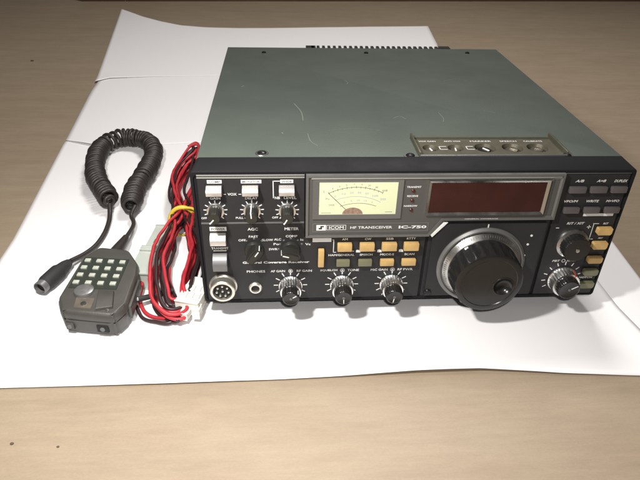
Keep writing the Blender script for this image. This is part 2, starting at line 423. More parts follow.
for s, x, hw in (("VOX GAIN", 167.5, 8), ("ANTI VOX", 186.5, 8), ("MARKER", 208, 10), ("SPEECH", 229, 8), ("CALIBRATE", 248, 9)):
    text(bm, s, x-hw*.8, x+hw*.8, 45.5, 2.2, plane='top', zs=111.26, bold=.01)
for x in (177, 197):
    for d in (-2.6, 2.6):
        for a, b in (((x-2.6, 33.5+d), (x+2.6, 33.5+d)),):
            v = [bm.verts.new((p[0], p[1]+q, 111.26)) for p, q in ((a, -.35), (b, -.35), (b, .35), (a, .35))]; bm.faces.new(v)
    v = [bm.verts.new(p) for p in ((x-3, 30.9, 111.26), (x-2.4, 30.9, 111.26), (x-2.4, 36.1, 111.26), (x-3, 36.1, 111.26))]; bm.faces.new(v)
finish(bm, "lettering", M['white'], bay)
# --- heat sink
bm = newbm(); box(bm, 88, 251, 307.3, 311, 12, 110)
for x in [88 + 6.15*k for k in range(27)]:
    wd = 11 if x == 88 else 3.0
    box(bm, x, x+wd, 310.8, 320, 12, 110.6)
box(bm, 240, 252, 310.8, 320.5, 12, 110.8)
finish(bm, "heat_sink", M['sink'], radio)
for x, y in ((30, 40), (275, 40), (30, 280), (275, 280)):
    bm = newbm(); lathe(bm, x, y, [(0, 0), (9, 0), (10.5, 1.5), (11, F-1), (11, F+.1), (0, F+.1)], 32, y0=-F-.1, axis='z'); finish(bm, "foot", M['foot'], radio)
# --- front casting
bm = newbm()
r = 5.0
def rounded(x0, x1, z0, z1, r, n=6):
    P = []
    for cx, cz, a0 in ((x1-r, z1-r, 0), (x0+r, z1-r, 90), (x0+r, z0+r, 180), (x1-r, z0+r, 270)):
        for k in range(n+1):
            a = radians(a0+90*k/n); P.append((cx+r*cos(a), cz+r*sin(a)))
    return P
back = rounded(0.8, 304.2, 0, 112.2, 3.5); mid = rounded(0, 305, -0.5, 109.9, 3); fr = rounded(0.6, 304.4, 0.0, 109.2, 2.8); inn = rounded(2.0, 303.0, 1.2, 107.2, 3)
rings = []
def flare(P): return [(x+(x-152.5)*0.0095*max(0, z)/110, z) for x, z in P]
mid, fr, inn = flare(mid), flare(fr), flare(inn)
for P, y in ((back, 16.5), (back, 15.6), (mid, 0.6), (fr, -0.4), (inn, -0.3), (inset(inn, .3), 0.9)):
    rings.append([bm.verts.new((x, y, z)) for x, z in P])
n = len(back)
for A, B in zip(rings, rings[1:]):
    for i in range(n): bm.faces.new((A[i], A[(i+1) % n], B[(i+1) % n], B[i]))
bm.faces.new(rings[-1]); bm.faces.new(rings[0][::-1])
bezel = finish(bm, "front_bezel", M['bezel'], radio, 40)
# panels in the frame
left = [(3.2, 1.6), (163.6, 1.6), (163.6, 57.2), (75.0, 57.2), (75.0, 104.6), (3.2, 104.6)]
bm = newbm(); prism(bm, left, 0.85, 0.0, .25); lp = finish(bm, "left_panel", M['panel'], radio)
bm = newbm(); prism(bm, [(255.3, 1.6), (302.4, 1.6), (302.4, 106.2), (255.3, 106.2)], 0.85, 0.0, .25); rp = finish(bm, "right_panel", M['panel'], radio)
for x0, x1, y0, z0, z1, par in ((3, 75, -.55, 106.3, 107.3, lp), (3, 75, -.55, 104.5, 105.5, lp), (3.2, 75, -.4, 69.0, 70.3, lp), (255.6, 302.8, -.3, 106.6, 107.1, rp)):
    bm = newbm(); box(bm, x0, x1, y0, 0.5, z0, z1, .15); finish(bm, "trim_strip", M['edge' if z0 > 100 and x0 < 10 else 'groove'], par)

# --- meter and display surround
cp = [(76.0, 58.4), (164.8, 58.4), (173.6, 71.4), (254.6, 71.4), (254.6, 107.8), (76.0, 107.8)]
bm = newbm(); prism(bm, inset(cp, .6), 0.8, -2.2, .3); surround = finish(bm, "meter_surround", M['brushed'], radio)
bm = newbm(); ring(bm, cp, inset(cp, 1.7), 0.7, -3.1, -3.3); finish(bm, "outer_rim", M['trim'], surround, 20)
bm = newbm()
box(bm, 79.5, 252.4, -3.0, -2.1, 104.6, 105.9, .3)
finish(bm, "bright_strip", M['edge'], surround)
bm = newbm(); ring(bm, rect(80.6, 142.5, 73.8, 104.2), rect(85.0, 138.9, 77.0, 102.2), -2.0, -3.2, -2.5); finish(bm, "meter_frame", M['trim'], surround, 20)
bm = newbm(); flat(bm, rect(85, 138.9, 77, 102.2), -2.3); mface = finish(bm, "meter", M['meter'], radio)
bm = newbm()
MX = 110.2
arc(bm, MX, 57.6, 40.7, -27, 27, .42, -2.34, kz=1.0)
arc(bm, MX+2, 52.2, 33.7, -22, 22, .36, -2.34)
for i in range(13):
    a = radians(-27+4.5*i); line(bm, (MX+39.8*sin(a), 57.6+39.8*cos(a)), (MX+(41.2 if i % 2 else 41.8)*sin(a), 57.6+(41.2 if i % 2 else 41.8)*cos(a)), .35, -2.34)
for s, a in (("1", -22), ("3", -15.5), ("5", -9), ("7", -2), ("9", 5), ("20", 12), ("40", 19), ("60dB", 27.5)):
    x = MX+42.9*sin(radians(a)); z = 57.6+42.9*cos(radians(a)); h = 1.5
    wd_ = .22 if s == "1" else .5*len(s); text(bm, s, x-wd_, x+wd_, z, h, y=-2.34)
text(bm, "S", 87.6, 88.8, 95, 1.8, y=-2.34); text(bm, "Po", 89.6, 92.4, 89.5, 1.6, y=-2.34); text(bm, "SWR", 91.6, 96, 84.6, 1.6, y=-2.34)
line(bm, (86.6, 78.3), (93.5, 78.3), .35, -2.34); line(bm, (131.5, 78.8), (136.5, 78.8), .4, -2.34)
finish(bm, "scale", M['inkgrey'], mface)
bm = newbm()
for s, a in (("0", -38), ("10", -22), ("20", -8), ("30", 6), ("50", 20), ("100", 36), ("200", 52)):
    x = MX+36.6*sin(radians(a*.6)); z = 57.6+36.6*cos(radians(a*.6)); text(bm, s, x-.7*len(s), x+.7*len(s), z, 1.7, y=-2.34)
arc(bm, MX, 56.2, 35.0, -24, 30, .3, -2.345)
for s, a in (("0", -36), ("5", -18), ("10", 0), ("15", 18), ("A", 36)):
    x = MX+2+31.2*sin(radians(a*.5)); z = 57.0+31.2*cos(radians(a*.5)); text(bm, s, x-.5*len(s), x+.5*len(s), z, 1.5, y=-2.34)
finish(bm, "blue_scale", M['inkblue'], mface)
bm = newbm(); line(bm, (91.2, 94.0), (103.5, 81.2), .42, -2.45); finish(bm, "needle", M['needle'], mface)
bm = newbm(); P = [(108.6+7.2*cos(radians(a)), 77.3+5.2*sin(radians(a))) for a in range(0, 181, 12)]; prism(bm, P, -2.3, -2.42); finish(bm, "hub_cover", M['hub'], mface)
bm = newbm(); flat(bm, rect(85.2, 138.7, 77.2, 102.0), -2.52); finish(bm, "window", M['glass'], mface)
# indicator lamps
bm = newbm()
for s, x0, x1, z in (("TRANSMIT", 144.6, 155.4, 98.2), ("RECEIVE", 145.6, 153.8, 91.2), ("NARROW", 144.0, 154.2, 83.4)): text(bm, s, x0, x1, z, 1.6, y=-2.3, bold=.02)
# bottom strip lettering
text(bm, "HF TRANSCEIVER", 106.6, 138.8, 66.2, 2.3, y=-2.3, bold=.012); text(bm, "IC-750", 141.6, 163.2, 66.2, 2.7, y=-2.3, bold=.035)
ring(bm, rect(90.8, 104.6, 64.3, 68.4), rect(91.1, 104.3, 64.6, 68.1), -2.25, -2.3, -2.3)
text(bm, "ICOM", 92.2, 103.4, 66.3, 2.8, y=-2.3, bold=.015)
flat(bm, rect(83.6, 90.4, 64.0, 68.6), -2.3)
text(bm, "GENERAL COVERAGE", 188, 214, 73.0, 0.9, y=-3.36)
finish(bm, "lettering", M['white'], surround)
bm = newbm(); flat(bm, [(85.2, 65.0), (87.6, 65.0), (87.6, 66.8), (88.9, 66.8), (88.9, 67.8), (86.4, 67.8), (86.4, 66.2), (85.2, 66.2)], -2.36); finish(bm, "emblem", M['blackink'], surround)
bm = newbm(); ring(bm, rect(80.8, 163.9, 62.6, 69.9), rect(81.6, 163.1, 63.3, 69.2), -2.15, -2.45, -2.45)
finish(bm, "nameplate_rim", M['groove'], surround)
for z in (95.3, 87.8, 80.3):
    bm = newbm(); lathe(bm, 149.7, z, [(1.3, 0), (1.3, .5), (.9, 1.0), (0, 1.2)], 16, y0=-2.2); finish(bm, "indicator_lamp", M['led'], surround)
# display
bm = newbm(); ring(bm, rect(159.9, 244.8, 76.3, 103.4), rect(161.9, 242.8, 78.3, 101.6), -2.0, -4.0, -3.1); df = finish(bm, "display_frame", M['silver'], radio, 20)
bm = newbm(); flat(bm, rect(161.8, 242.9, 78.2, 101.7), -2.7); finish(bm, "display_window", M['display'], df)
bm = newbm(); ring(bm, rect(246.3, 253.2, 73.0, 105.0), rect(247.8, 251.9, 74.6, 103.4), -2.0, -3.4, -2.6); finish(bm, "bezel_step", M['trim'], df, 20)

# --- lettering of the left and right panels
bm = newbm(); T = lambda s, x0, x1, z, c, b=.015, sh=0: text(bm, s, x0, x1, z, c, bold=b, shear=sh)
T("GAIN", 10.4, 18.0, 89.4, 2.2); T("DELAY", 34.2, 43.4, 89.4, 2.2); T("NB", 54.6, 58.4, 89.4, 2.2); T("LEVEL", 60.6, 70.0, 89.4, 2.2)
T("VOX", 22.6, 29.2, 92.4, 2.2); line(bm, (19.6, 92.4), (21.6, 92.4), .5); line(bm, (30.2, 92.4), (32.6, 92.4), .5)
line(bm, (53.8, 102.2), (58.4, 102.2), .6); line(bm, (53.8, 102.5), (53.8, 89.2), .6)
T("OFF", 3.5, 7.6, 73.8, 1.8); T("PULL", 27.2, 32.8, 73.8, 1.8); T("OFF", 52.4, 57.0, 73.8, 1.8)
T("AGC", 34.8, 42.6, 64.4, 2.5); T("METER", 60.8, 71.6, 64.4, 2.5); T("FAST", 35.4, 42.6, 58.2, 2.1); T("OFF", 28.0, 33.6, 55.2, 2.1); T("SLOW", 44.6, 53.2, 55.2, 2.1)
T("COMP", 61.6, 70.6, 58.2, 2.1); T("ALC", 53.4, 58.8, 55.6, 2.1); T("Ic", 72.4, 74.8, 55.2, 2.1); T("Vc", 75.8, 80.0, 51.2, 2.1); T("Po", 53.0, 57.2, 51.6, 2.1); T("SWR", 49.4, 56.2, 47.2, 2.1)
T("TRANSMIT", 8.2, 21.2, 48.6, 2.2); flat(bm, rect(10.0, 19.2, 46.0, 46.9), -.12)
T("General Coverage Receiver", 28.4, 81.0, 35.4, 2.9, .03)
T("PHONES", 32.4, 47.0, 27.6, 2.3)
for a0, a1, b0, b1, c0, s, t in ((50.2, 61.6, 69.4, 81.6, 65.3, "AF GAIN", "RF GAIN"), (87.0, 100.6, 107.4, 116.8, 104.0, "SQUELCH", "TONE"), (124.8, 138.6, 145.2, 157.6, 141.8, "MIC GAIN", "RF PWR")):
    T(s, a0, a1, 27.6, 2.2); T(t, b0, b1, 27.6, 2.2); arc(bm, c0, 27.6, 1.5, 0, 360, .4, -.12, 20); flat(bm, rect(c0-.7, c0+.7, 26.9, 28.3), -.12)
flat(bm, rect(81.2, 94.8, 53.0, 56.2), -.12)
T("AM", 102.4, 106.8, 55.0, 2.0); T("CW", 119.0, 124.0, 55.0, 2.0); T("SSB", 134.4, 140.4, 55.0, 2.0); T("RTTY", 149.6, 156.8, 55.0, 2.0)
T("HAM/GENERAL", 92.4, 113.0, 41.3, 2.0); T("SPEECH", 115.8, 126.0, 41.3, 2.0); T("MODE-S", 131.0, 142.0, 41.3, 2.0); T("SCAN", 149.2, 157.2, 41.3, 2.0)
line(bm, (95.6, 54.6), (96.6, 54.6), .5); line(bm, (96.6, 54.8), (96.6, 43.8), .5); line(bm, (96.6, 43.8), (98.6, 43.8), .5)
for x in (113.2, 129.0, 145.0): flat(bm, [(x, 43.4), (x+3.4, 43.4), (x+2.6, 46.2), (x, 45.4)], -.12); line(bm, (x-2.8, 44.6), (x-1.4, 44.6), .4)
ticks(bm, 13.8, 79.6, 6.2, 8.2); ticks(bm, 38.9, 79.6, 6.2, 8.2); ticks(bm, 63.2, 79.2, 6.2, 8.2)
for a in (-38, 0, 38): ticks(bm, 39.2, 47.6, 8.3, 9.5, .8, a, a+1, 2)
for a in (-90, -62, -34, 0, 34, 62): ticks(bm, 65.5, 47.4, 8.3, 9.5, .8, a, a+1, 2)
for cx in (65.2, 104.0, 141.8): ticks(bm, cx, 14.6, 9.3, 12.6, .75, -150, 150, 11)
finish(bm, "lettering", M['white'], lp)
bm = newbm(); T("A/B", 263.6, 270.4, 100.9, 2.2, .015, .3); T("A=B", 279.0, 286.2, 100.9, 2.2, .015, .3); T("DUPLEX", 291.6, 302.0, 100.8, 2.2, .015, .3)
T("VFO/M", 259.4, 270.4, 84.8, 2.1, .015, .2); T("WRITE", 275.8, 285.8, 84.8, 2.1, .015, .2); T("M>VFO", 290.4, 300.8, 84.8, 2.1, .015, .2)
flat(bm, rect(276.9, 299.4, 72.4, 74.6), -.12); T("RIT / XIT", 266.2, 280.4, 66.4, 2.2, .015, .2); line(bm, (259.4, 62.6), (261.8, 62.6), .6)
line(bm, (282.6, 63.2), (285.6, 63.2), .6); line(bm, (284.1, 61.7), (284.1, 64.7), .6)
T("RIT", 294.0, 298.4, 66.0, 1.7, .015, .2); T("XIT", 293.6, 298.0, 53.4, 1.5, .015, .2); T("NOTCH", 288.6, 300.0, 17.2, 1.8, .015, .2)
line(bm, (286.6, 66.0), (291.0, 66.0), .5); line(bm, (287.2, 66.0), (287.2, 52.6), .5); line(bm, (287.2, 52.6), (290, 52.6), .5)
T("PBT", 263.6, 270.2, 33.2, 2.0, .015, .2); arc(bm, 272.6, 33.2, 1.3, 0, 360, .4, -.12, 16); T("NOTCH", 275.0, 282.6, 33.2, 1.8, .015, .2)
ticks(bm, 275.1, 16.6, 12.6, 15.6, .75, -120, 120, 11, skip=(10,))
finish(bm, "lettering", M['white'], rp)
def plate(x0, x1, z0, z1, s):
    bm = newbm(); box(bm, x0, x1, -.35, 0, z0, z1, .1); p = finish(bm, "label_plate", M['white'], lp)
    bm = newbm(); text(bm, s, x0+.7, x1-.7, (z0+z1)/2, (z1-z0)*.62, y=-.4, bold=.01); finish(bm, "lettering", M['blackink'], p)
plate(9.7, 19.5, 100.7, 103.2, "COMP"); plate(32.2, 46.0, 100.7, 103.2, "MONITOR"); plate(58.6, 67.4, 100.7, 103.2, "WIDE"); plate(8.6, 20.4, 63.2, 66.6, "POWER")

# --- push switches
def switch(x0, x1, z0, z1, m='satin', dep=6.0):
    bm = newbm(); ring(bm, rect(x0-.8, x1+.8, z0-.8, z1+.8), rect(x0-.2, x1+.2, z0-.2, z1+.2), 0.1, -.5, -.5)
    s = finish(bm, "push_switch", M['dark'], radio)
    bm = newbm(); h = z1-z0; pr = [(z1, 0), (z1, -1.8), (z1-h*.22, -dep*.72), (z1-h*.46, -dep), (z0+.2, -dep*.86), (z0, -dep*.7), (z0, 0)]
    A = [bm.verts.new((x0, y, z)) for z, y in pr]; B = [bm.verts.new((x1, y, z)) for z, y in pr]; n = len(pr)
    bm.faces.new(A); bm.faces.new(B[::-1])
    for i in range(n): bm.faces.new((A[i], A[(i+1) % n], B[(i+1) % n], B[i]))
    bmesh.ops.bevel(bm, geom=list(bm.edges), offset=.25, segments=1, affect='EDGES')
    finish(bm, "switch_cap", M[m], s, 25)
switch(8.8, 19.4, 93.0, 99.4); switch(32.9, 43.8, 93.0, 99.4); switch(57.6, 68.2, 93.0, 99.4); switch(8.6, 19.8, 53.4, 62.0)
switch(9.2, 19.6, 32.2, 44.6, 'txsw', 7.5)
# --- small knobs
def pointer_knob(cx, cz, r, dep, ang, base='chrome', m='knobmat', name="knob", skirt=1.5, rs=None):
    rs = rs or r+1.6
    bm = newbm(); lathe(bm, cx, cz, [(rs, 0), (rs, skirt*.5), (rs-.5, skirt), (r-.2, skirt)], 48); s = finish(bm, name, M[base], radio)
    bm = newbm(); lathe(bm, cx, cz, [(r, skirt*.3), (r-.1, skirt+1), (r*.93, dep-.8), (r*.80, dep), (0, dep+.15)], 72, flute=18, fdepth=.35, frange=(1, 2)); k = finish(bm, "knob_cap", M[m], s, 50)
    bm = newbm(); box(bm, -.42, .42, 0, .55, r*.1, r*.9, .1); 
    box(bm, -.42, .42, .2, dep-1.5, r*.88, r*1.03, .05)
    for v in bm.verts: v.co = Matrix.Rotation(-ang, 3, 'Y') @ v.co
    R = Matrix.Rotation(radians(ang*0), 3, 'Y')
    for v in bm.verts: v.co = Vector((cx+v.co.x, v.co.y-dep-.3, cz+v.co.z))
    finish(bm, "pointer_line", M['white'], k)
pointer_knob(13.8, 79.6, 4.7, 12, radians(140)); pointer_knob(38.9, 79.6, 4.7, 12, radians(4)); pointer_knob(63.2, 79.2, 4.7, 12, radians(150))
def bar_knob(cx, cz, ang):
    bm = newbm(); lathe(bm, cx, cz, [(7.2, 0), (7.0, 1.8), (6.4, 2.6), (0, 2.7)], 48); s = finish(bm, "selector_knob", M['knobmat'], radio, 50)
    bm = newbm(); P = [(-3.0, -5.6), (-1.2, -6.6), (1.2, -6.6), (3.0, -5.6), (3.4, 0), (2.6, 6.0), (0.9, 7.0), (-.9, 7.0), (-2.6, 6.0), (-3.4, 0)]
    prism(bm, P, -2.6, -10.5, 1.2)
    for v in bm.verts: v.co = Matrix.Rotation(ang, 3, 'Y') @ v.co + Vector((cx, 0, cz))
    k = finish(bm, "grip", M['knobmat'], s, 30)
    bm = newbm(); box(bm, -.4, .4, -10.75, -10.4, 1.5, 6.0, .1); box(bm, -.4, .4, -9.5, -3.5, 6.6, 7.2, .1)
    for v in bm.verts: v.co = Matrix.Rotation(ang, 3, 'Y') @ v.co + Vector((cx, 0, cz))
    finish(bm, "pointer_line", M['white'], k)
bar_knob(39.2, 46.6, radians(34)); bar_knob(65.5, 46.4, radians(-75))
def dual_knob(cx, cz, r1=8.3, r2=5.9, ang=0.0, red=False, d1=10.0, d2=17.5):
    bm = newbm(); lathe(bm, cx, cz, [(r1-.2, 0), (r1+.5, .5), (r1+.5, 1.8), (r1, 2.4), (r1, d1-1), (r1-.6, d1), (r2-.2, d1+.1)], 120, flute=30, fdepth=.55, frange=(3, 4))
    s = finish(bm, "dual_knob", M['chrome'], radio, 40)
    bm = newbm(); lathe(bm, cx, cz, [(r2+.9, d1-.5), (r2+.8, d1+1), (r2+.6, d2-1.2), (r2-.2, d2-.2), (r2-.7, d2), (r2-1.2, d2-.3), (0, d2-.3)], 96, flute=24, fdepth=.4, frange=(1, 2))
    k = finish(bm, "knob_cap", M['knob'], s, 40)
    bm = newbm(); lathe(bm, cx, cz, [(1.1, d2-.4), (1.0, d2+.1), (0, d2+.2)], 16); finish(bm, "cap_centre", M['groove'], k)
    bm = newbm()
    box(bm, -.35, .35, -(d1+.3), -(d1), r2+1.0, r1-.5, .05); box(bm, -.35, .35, -(d1-.8), -3, r1-.25, r1+.15, .05)
    for v in bm.verts: v.co = Matrix.Rotation(ang, 3, 'Y') @ v.co + Vector((cx, 0, cz))
    finish(bm, "pointer_line", M['red_line'] if red else M['blackink'], s)
    bm = newbm(); box(bm, -.3, .3, -d2-.05, -d2+.4, 1.6, r2-1.0, .05); box(bm, -.3, .3, -(d2-1.2), -(d1+2), r2+.35, r2+.8, .05)
    for v in bm.verts: v.co = Matrix.Rotation(ang+.5, 3, 'Y') @ v.co + Vector((cx, 0, cz))
    finish(bm, "cap_line", M['white'], k)
dual_knob(65.2, 14.6, ang=.5); dual_knob(104.0, 14.6, ang=2.6); dual_knob(141.8, 14.6, ang=2.8)
dual_knob(275.1, 16.6, 10.8, 8.0, .55, True, 9.5, 15.5)
# --- microphone socket and headphone jack
bm = newbm(); lathe(bm, 15.0, 15.6, [(10.4, 0), (10.4, 1.6), (9.4, 2.6), (9.2, 8.4), (8.6, 9.0), (7.2, 9.0), (7.0, 6.2), (0, 6.2)], 48); ms = finish(bm, "microphone_socket", M['gold'], radio)
bm = newbm(); lathe(bm, 15.0, 15.6, [(6.9, 6.3), (6.9, 6.5), (0, 6.5)], 32); finish(bm, "insulator", M['dark'], ms)
for k in range(8):
    a = 2*pi*k/7; rr = 4.4 if k < 7 else 0
    bm = newbm(); lathe(bm, 15+rr*sin(a), 15.6+rr*cos(a), [(.75, 6.4), (.75, 8.3), (0, 8.6)], 12); finish(bm, "pin", M['gold'], ms)
bm = newbm(); lathe(bm, 38.8, 12.8, [(5.0, 0), (5.0, 1.2), (4.2, 2.2), (3.2, 2.2), (3.0, .4), (0, .4)], 36); pj = finish(bm, "phone_jack", M['gold'], radio)
bm = newbm(); lathe(bm, 38.8, 12.8, [(3.05, .6), (0, .6)], 24); finish(bm, "hole", M['dark'], pj)
# --- push buttons
def button(x0, x1, z0, z1, m, dep=5.0, cut=0.0, name="push_button"):
    bm = newbm(); ring(bm, rect(x0-.9, x1+.9, z0-.7, z1+.7), rect(x0-.15, x1+.15, z0-.15, z1+.15), 0.1, -.35, -.35); s = finish(bm, name, M['dark'], radio)
    bm = newbm()
    if cut:
        P = [(x0+cut, z0), (x1-cut*.6, z0), (x1, z0+cut), (x1, z1-cut*.6), (x1-cut*.6, z1), (x0+cut*.5, z1), (x0, z1-cut*.6), (x0, z0+cut)]
        prism(bm, P, 0, -dep, .5)
    else: box(bm, x0, x1, -dep, 0, z0, z1, .7)
    finish(bm, "button_cap", M[m], s)
for x0, x1 in ((99.2, 109.8), (115.4, 126.2), (131.6, 142.6), (147.8, 158.8)): button(x0, x1, 46.4, 52.6, 'orange', 4.0)
for (x0, x1), m in zip(((99.0, 108.9), (115.2, 125.4), (131.5, 141.8), (147.6, 158.2)), ('olive', 'olive', 'orange', 'orange')): button(x0, x1, 32.6, 38.0, m, 3.2)
button(85.4, 89.8, 32.6, 47.6, 'orange', 3.5, name="slide_button")
for x0, x1, z0, z1 in ((260.4, 272.4, 92.4, 97.2), (275.6, 287.6, 92.4, 97.2), (290.6, 302.0, 92.4, 97.2), (260.4, 271.8, 76.0, 80.6), (275.4, 286.8, 76.0, 80.6), (290.6, 301.6, 76.0, 80.6)):
    button(x0, x1, z0, z1, 'gkey', 3.0)
for z0, z1, m in ((57.4, 63.6, 'orange'), (44.8, 51.0, 'orange'), (32.0, 37.6, 'orange'), (20.4, 26.0, 'olive'), (8.4, 14.0, 'olive')): button(290.0, 301.6, z0, z1, m, 3.4, 1.6)
# --- RIT knob
bm = newbm(); lathe(bm, 274.2, 49.8, [(12.2, 0), (12.4, 1.2), (11.8, 2.6), (9.4, 3.6), (8.8, 3.2)], 64); rk = finish(bm, "rit_knob", M['silver'], radio)
bm = newbm(); lathe(bm, 274.2, 49.8, [(10.0, 2.6), (9.9, 10.2), (9.2, 11.2), (0, 11.4)], 96, flute=24, fdepth=.3, frange=(0, 1)); kc = finish(bm, "knob_cap", M['knob'], rk, 40)
bm = newbm(); lathe(bm, 274.2, 49.8, [(1.5, 11.2), (1.4, 11.9), (0, 12.1)], 20); finish(bm, "cap_centre", M['silver'], kc)

# --- tuning block
blk = [(165.8, 1.0), (252.8, 1.0), (253.6, 70.2), (175.2, 70.2), (165.8, 56.4)]
bm = newbm(); prism(bm, blk, 0.8, -2.0, 2.4); tb = finish(bm, "tuning_block", M['panel'], radio, 30)
bm = newbm(); prism(bm, [(166.0, 59.4), (167.6, 57.4), (177.6, 69.6), (174.4, 69.8)], -1.4, -3.0, .4); finish(bm, "chamfer_glint", M['white'], tb)  # white strip modelled in place of the specular highlight along the corner chamfer
bm = newbm(); line(bm, (207.8, 64.6), (207.8, 67.6), .9, -2.1); finish(bm, "index_mark", M['white'], tb)
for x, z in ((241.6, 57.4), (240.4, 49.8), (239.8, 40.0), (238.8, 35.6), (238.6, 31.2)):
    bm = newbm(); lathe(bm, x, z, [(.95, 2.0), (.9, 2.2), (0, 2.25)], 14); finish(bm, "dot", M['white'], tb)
screw(170.6, -2.0, 7.0, M['screw'], tb, 2.8, 'y')
KX, KZ = 207.6, 31.6
bm = newbm(); lathe(bm, KX, KZ, [(33.2, 1.5), (33.2, 3.0), (31.6, 4.4), (30.6, 4.4), (30.0, 3.0), (26, 3.0)], 128); dial = finish(bm, "tuning_dial", M['trim'], radio)
bm = newbm(); lathe(bm, KX, KZ, [(29.4, 2.6), (29.4, 4.2), (28.8, 5.0), (26.2, 7.6), (25.0, 7.8)], 128); sk = finish(bm, "dial_skirt", M['silver'], dial)
bm = newbm()
for k in range(100):
    a = 2*pi*k/100; s0, s1 = (28.7, 5.1), ((27.5, 6.3) if k % 5 else (27.0, 6.8)); hw = .22
    c, s = cos(a), sin(a); P = []
    for (r_, d_), sg in ((s0, -1), (s0, 1), (s1, 1), (s1, -1)): P.append(bm.verts.new((KX+r_*s+sg*hw*c, -d_-.22, KZ+r_*c-sg*hw*s)))
    bm.faces.new(P)
o = finish(bm, "dial_ticks", M['groove'], sk)
bm = newbm(); lathe(bm, KX, KZ, [(25.8, 7.6), (26.0, 8.6), (25.9, 9.6), (25.4, 22.8), (24.6, 24.6), (23.4, 25.2), (20.6, 25.2), (20.2, 24.8), (0, 24.8)], 240, flute=24, fdepth=.8, frange=(2, 3))
tk = finish(bm, "tuning_knob", M['knob'], dial, 35)
bm = newbm(); bmesh.ops.create_uvsphere(bm, u_segments=32, v_segments=20, radius=7.6)
for v in bm.verts: v.co = Vector((218.6+v.co.x, -27.2+v.co.y*.85, 28.6+v.co.z))
c = finish(bm, "cutter", M['dark']); c.parent = radio; boolean(tk, [c])
bm = newbm(); lathe(bm, 218.6, 28.6, [(7.0, 24.6), (7.4, 25.4), (7.9, 25.3), (8.2, 24.7)], 36); finish(bm, "dimple_rim", M['knob'], tk)

# ================================================================== the hand microphone
mic = thing("hand_microphone", "dark grey hand microphone with white keypad and coiled cord lying left of the radio", "microphone", (-0.081, 0.020, 0.0015))
OX, OY = -81, 20
def fin(bm, name, m, parent, root, angle=35):
    for v in bm.verts: v.co -= Vector((root.location.x*1000, root.location.y*1000, 0))
    return finish(bm, name, m, parent, angle)
def slab(bm, rings_):
    R = [[bm.verts.new((x, y, z)) for x, y in P] for P, z in rings_]
    n = len(R[0])
    for A, B in zip(R, R[1:]):
        for i in range(n): bm.faces.new((A[i], A[(i+1) % n], B[(i+1) % n], B[i]))
    bm.faces.new(R[-1]); bm.faces.new(R[0][::-1])
top = [(-107.3, -3), (-101, -17.0), (-98, -18.4), (-63.5, -24.2), (-60.8, -23.4), (-55.2, -12), (-54.8, 24), (-56.6, 40.5), (-69.2, 62.6), (-94.3, 67.8), (-103.8, 54.5)]
def scale_poly(P, k, dx=0, dy=0):
    cx = sum(p[0] for p in P)/len(P); cy = sum(p[1] for p in P)/len(P); return [(cx+(x-cx)*k+dx, cy+(y-cy)*k+dy) for x, y in P]
bm = newbm(); slab(bm, [(scale_poly(top, .88, -.3, 1), 0), (scale_poly(top, .94, -.3, .8), 1.2), (scale_poly(top, .975, 0, .5), 3.6), (scale_poly(top, .99), 13.8), (scale_poly(top, .972), 14.1), (scale_poly(top, .972), 14.7), (scale_poly(top, .995), 15), (top, 17.6), (scale_poly(top, .99), 19.6), (scale_poly(top, .97), 21.0), (scale_poly(top, .93), 21.9), (scale_poly(top, .90), 22.05)])
bmesh.ops.bevel(bm, geom=[e for e in bm.edges if abs(e.verts[0].co.z-e.verts[1].co.z) > 1], offset=2.2, segments=3, affect='EDGES')
body = fin(bm, "body", M['micbody'], mic, mic, 42)
# keypad plate in its own frame (u across, v along)
a, b_, c_, d_ = Vector((-101.5, 50.5)), Vector((-65.0, 46.0)), Vector((-103.0, 9.0)), Vector((-66.2, 5.6))
def bil(u, v): return a*(1-u)*(1-v)+b_*u*(1-v)+c_*(1-u)*v+d_*u*v
bm = newbm(); P = [bil(0, 0), bil(1, 0), bil(1, 1), bil(0, 1)]; slab(bm, [([tuple(p) for p in P], 21.8), (scale_poly([tuple(p) for p in P], .985), 22.5)])
kp = fin(bm, "keypad", M['micplate'], mic, mic)
for i in range(4):
    for j in range(4):
        u, v = .115+i*.257, .13+j*.235
        Q = [bil(u-.062, v-.044), bil(u+.062, v-.044), bil(u+.062, v+.044), bil(u-.062, v+.044)]
        Q = [tuple(q) for q in Q]
        bm = newbm(); slab(bm, [(Q, 22.3), (Q, 23.6), (scale_poly(Q, .8), 23.9)])
        k = fin(bm, "key", M['mickey'], kp, mic)
bm = newbm(); lathe(bm, -89.4, 4.2, [(7.2, 0), (7.4, 1.2), (7.0, 2.4), (5, 3.2), (0, 3.6)], 48, y0=21.8, axis='z'); fin(bm, "round_button", M['micdisc'], mic, mic)
bm = newbm(); Q = [(-93.5, -2), (-79.5, -4), (-79.2, -16.5), (-92.2, -14.4)]; slab(bm, [(Q, 21.4), (scale_poly(Q, .97), 22.3)]); rc = fin(bm, "recessed_plate", M['micrec'], mic, mic)
bm = newbm(); lathe(bm, -86.0, -10.4, [(2.2, 0), (2.0, .7), (0, .9)], 20, y0=22.3, axis='z'); fin(bm, "screw", M['screwn'], rc, mic)
bm = newbm(); Q = [(-79.0, 4.5), (-67.0, 3.0), (-63.4, -16.4), (-75.4, -18.8)]; slab(bm, [(Q, 21.6), (scale_poly(Q, .96), 24.0), (scale_poly(Q, .90), 24.4)]); fin(bm, "raised_grip", M['micbody'], mic, mic)
bm = newbm(); lathe(bm, -67.2, -18.0, [(1.3, 0), (1.1, .7), (0, 1.0)], 16, y0=21.8, axis='z'); fin(bm, "pip", M['screwn'], mic, mic)
bm = newbm(); box(bm, -57.2, -53.2, -8, 26, 6, 17, 1.4); fin(bm, "talk_bar", M['micbody'], mic, mic)
